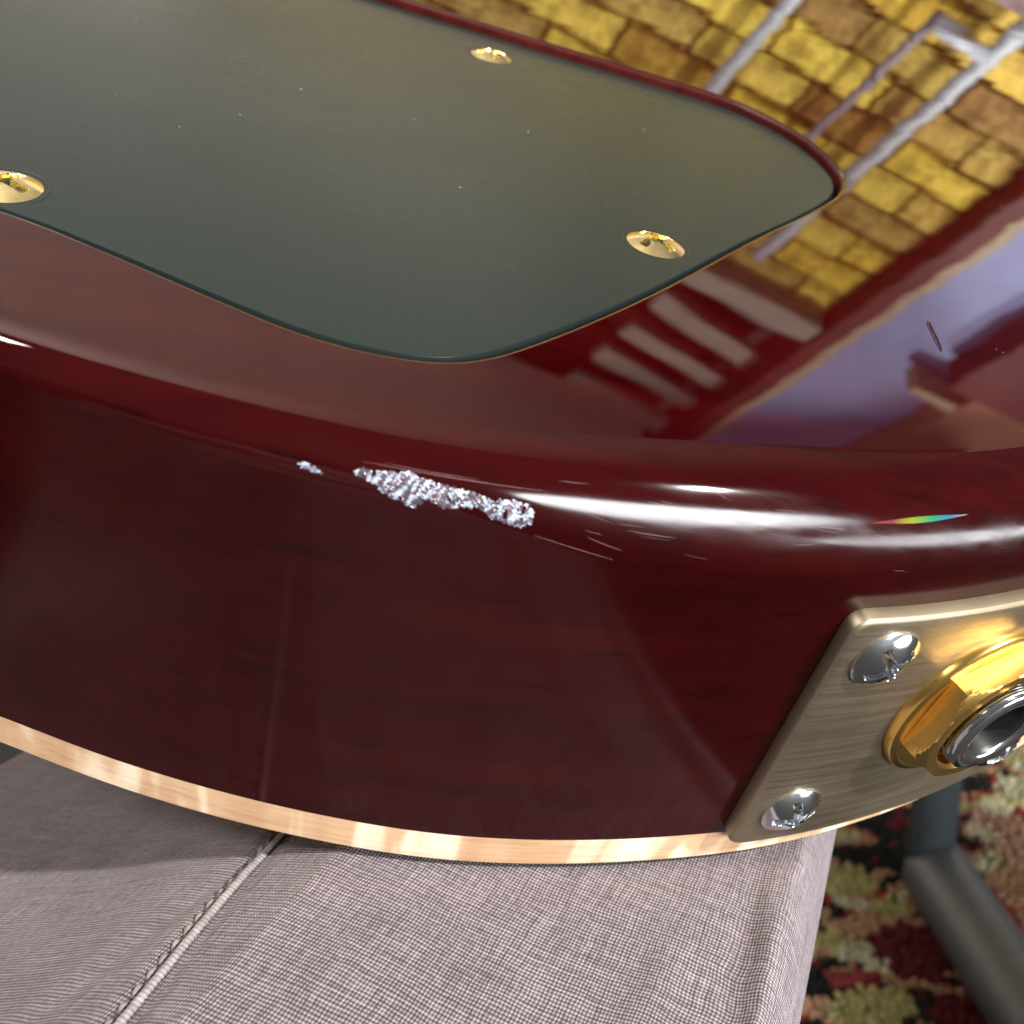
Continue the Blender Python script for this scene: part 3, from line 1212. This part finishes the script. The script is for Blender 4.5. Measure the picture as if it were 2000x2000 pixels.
def pipe(x, z0, z1, r, mat, label, branch=None):
    root = empty('downpipe', loc=(x, 1.955 - r, zc + z0))
    tag(root, label, 'pipe')
    n = 12
    tube_obj('pipe_run', [(0, 0, (z1 - z0) * k / n) for k in range(n + 1)], [r] * (n + 1), mat, root) if False else None
    verts, faces = [], []
    for k in range(n + 1):
        for q in range(24):
            a = 2 * math.pi * q / 24
            verts.append((r * math.cos(a), r * math.sin(a), (z1 - z0) * k / n))
    for k in range(n):
        for q in range(24):
            faces.append((k * 24 + q, k * 24 + (q + 1) % 24, k * 24 + 24 + (q + 1) % 24, k * 24 + 24 + q))
    faces += [tuple(reversed(range(24))), tuple(range(n * 24, n * 24 + 24))]
    mesh_obj('pipe_run', verts, faces, mat, root)
    for t in (.25, .7):
        bm = bmesh.new()
        bmesh.ops.create_cone(bm, cap_ends=True, segments=24, radius1=r * 1.25, radius2=r * 1.25, depth=.03, matrix=Matrix.Translation((0, 0, (z1 - z0) * t)))
        bm_obj('bracket', bm, mat, root, True)
    if branch:
        bm = bmesh.new()
        bmesh.ops.create_cone(bm, cap_ends=True, segments=24, radius1=r * .95, radius2=r * .95, depth=branch[0],
                              matrix=Matrix.Translation((-branch[0] / 2, 0, branch[1] - z0)) @ Matrix.Rotation(math.pi / 2, 4, 'Y'))
        bm_obj('branch', bm, mat, root, True)


pipe(1.26, .55, 1.62, .019, WHITEPIPE, 'white pipe with a side branch on the brick wall, mirrored', (.15, .89))
pipe(.845, .55, 1.62, .017, WHITEPIPE, 'white pipe on the bricks left of the others, mirrored')
pipe(1.11, .88, 1.62, .011, GREYPIPE, 'thin grey pipe between the two white pipes, mirrored')


def boxthing(name, label, cat, lo, hi, mat, bev=.004, structure=False):
    lo, hi = Vector(lo), Vector(hi)
    c = (lo + hi) / 2
    bm = bmesh.new()
    d = hi - lo
    bmesh.ops.create_cube(bm, size=1, matrix=Matrix.Diagonal((*d, 1)))
    bmesh.ops.bevel(bm, geom=list(bm.edges), offset=bev, segments=2, affect='EDGES')
    o = bm_obj(name, bm, mat)
    o.location = c
    if structure: tag(o, kind='structure')
    else: tag(o, label, cat)
    return o


PALE = mat_plain('pale_plaster', (.62, .56, .50), .9, 0, .2, var=(6, .06))
STONE = mat_plain('pale_stone', (.26, .25, .22), .8, 0, .2, var=(20, .12))
REDP = mat_plain('dark_red_paint', (.07, .012, .014), .6, 0, .3, var=(20, .2))
TANP = mat_plain('tan_timber', (.36, .30, .22), .7, 0, .3, var=(30, .2))
BLUEP = mat_plain('blue_painted_door', (.21, .26, .50), .55, 0, .3, var=(8, .1))
BROWNP = mat_plain('brown_wall', (.30, .17, .12), .85, 0, .2, var=(7, .1))
DARKP = mat_plain('dark_opening', (.03, .008, .008), .9, 0, .1, var=(12, .3))
boxthing('stone_lintel', 'pale stone lintel above the brick wall, mirrored', 'lintel', (.55, 1.93, zc + 1.75), (1.60, 2.10, zc + 1.83), STONE)
boxthing('door_post', 'dark red post between bricks and blue door, mirrored', 'post', (1.613, 1.93, zc + .3), (1.675, 2.08, zc + 2.72), REDP)
boxthing('timber_trim', 'tan timber trim beside the blue door, mirrored', 'trim', (1.677, 1.94, zc + .3), (1.718, 2.08, zc + 2.72), TANP)
boxthing('blue_door', 'pale blue door panel right of the brick wall, mirrored', 'door', (1.72, 1.97, zc + .3), (2.13, 2.05, zc + 2.72), BLUEP)
boxthing('red_cabinet', 'dark red box standing out from the blue door, mirrored', 'cabinet', (1.99, 1.86, zc + .5), (2.32, 1.95, zc + 1.66), REDP)
boxthing('tan_shelf', 'tan shelf board above the dark red box, mirrored', 'shelf', (1.93, 1.87, zc + 1.72), (2.10, 1.95, zc + 1.76), TANP)
boxthing('side_wall', '', '', (2.135, 1.90, zc - .3), (3.4, 2.1, zc + 2.72), BROWNP, structure=True)
sh = empty('slatted_vent', loc=(1.3, 2.05, zc + 2.2))
tag(sh, 'dark opening with pale horizontal slats above the lintel, mirrored', 'vent')
bm = bmesh.new()
bmesh.ops.create_cube(bm, size=1, matrix=Matrix.Translation((-.02, .1, .08)) @ Matrix.Diagonal((.66, .02, .86, 1)))
bm_obj('vent_back', bm, DARKP, sh)
for k in range(4):
    bm = bmesh.new()
    bmesh.ops.create_cube(bm, size=1, matrix=Matrix.Translation((.11, -.02, -.14 + .165 * k)) @ Matrix.Rotation(math.radians(-9), 4, 'Y') @ Matrix.Diagonal((.42, .03, .075, 1)))
    bmesh.ops.bevel(bm, geom=list(bm.edges), offset=.004, segments=1, affect='EDGES')
    bm_obj('slat', bm, STONE, sh)
boxthing('ceiling', '', '', (-2.5, -1.2, zc + 2.73), (3.4, 2.6, zc + 2.78), PALE, structure=True)
boxthing('plaster_wall', '', '', (-2.5, 2.15, zc - .3), (1.60, 2.2, zc + 2.72), PALE, structure=True)
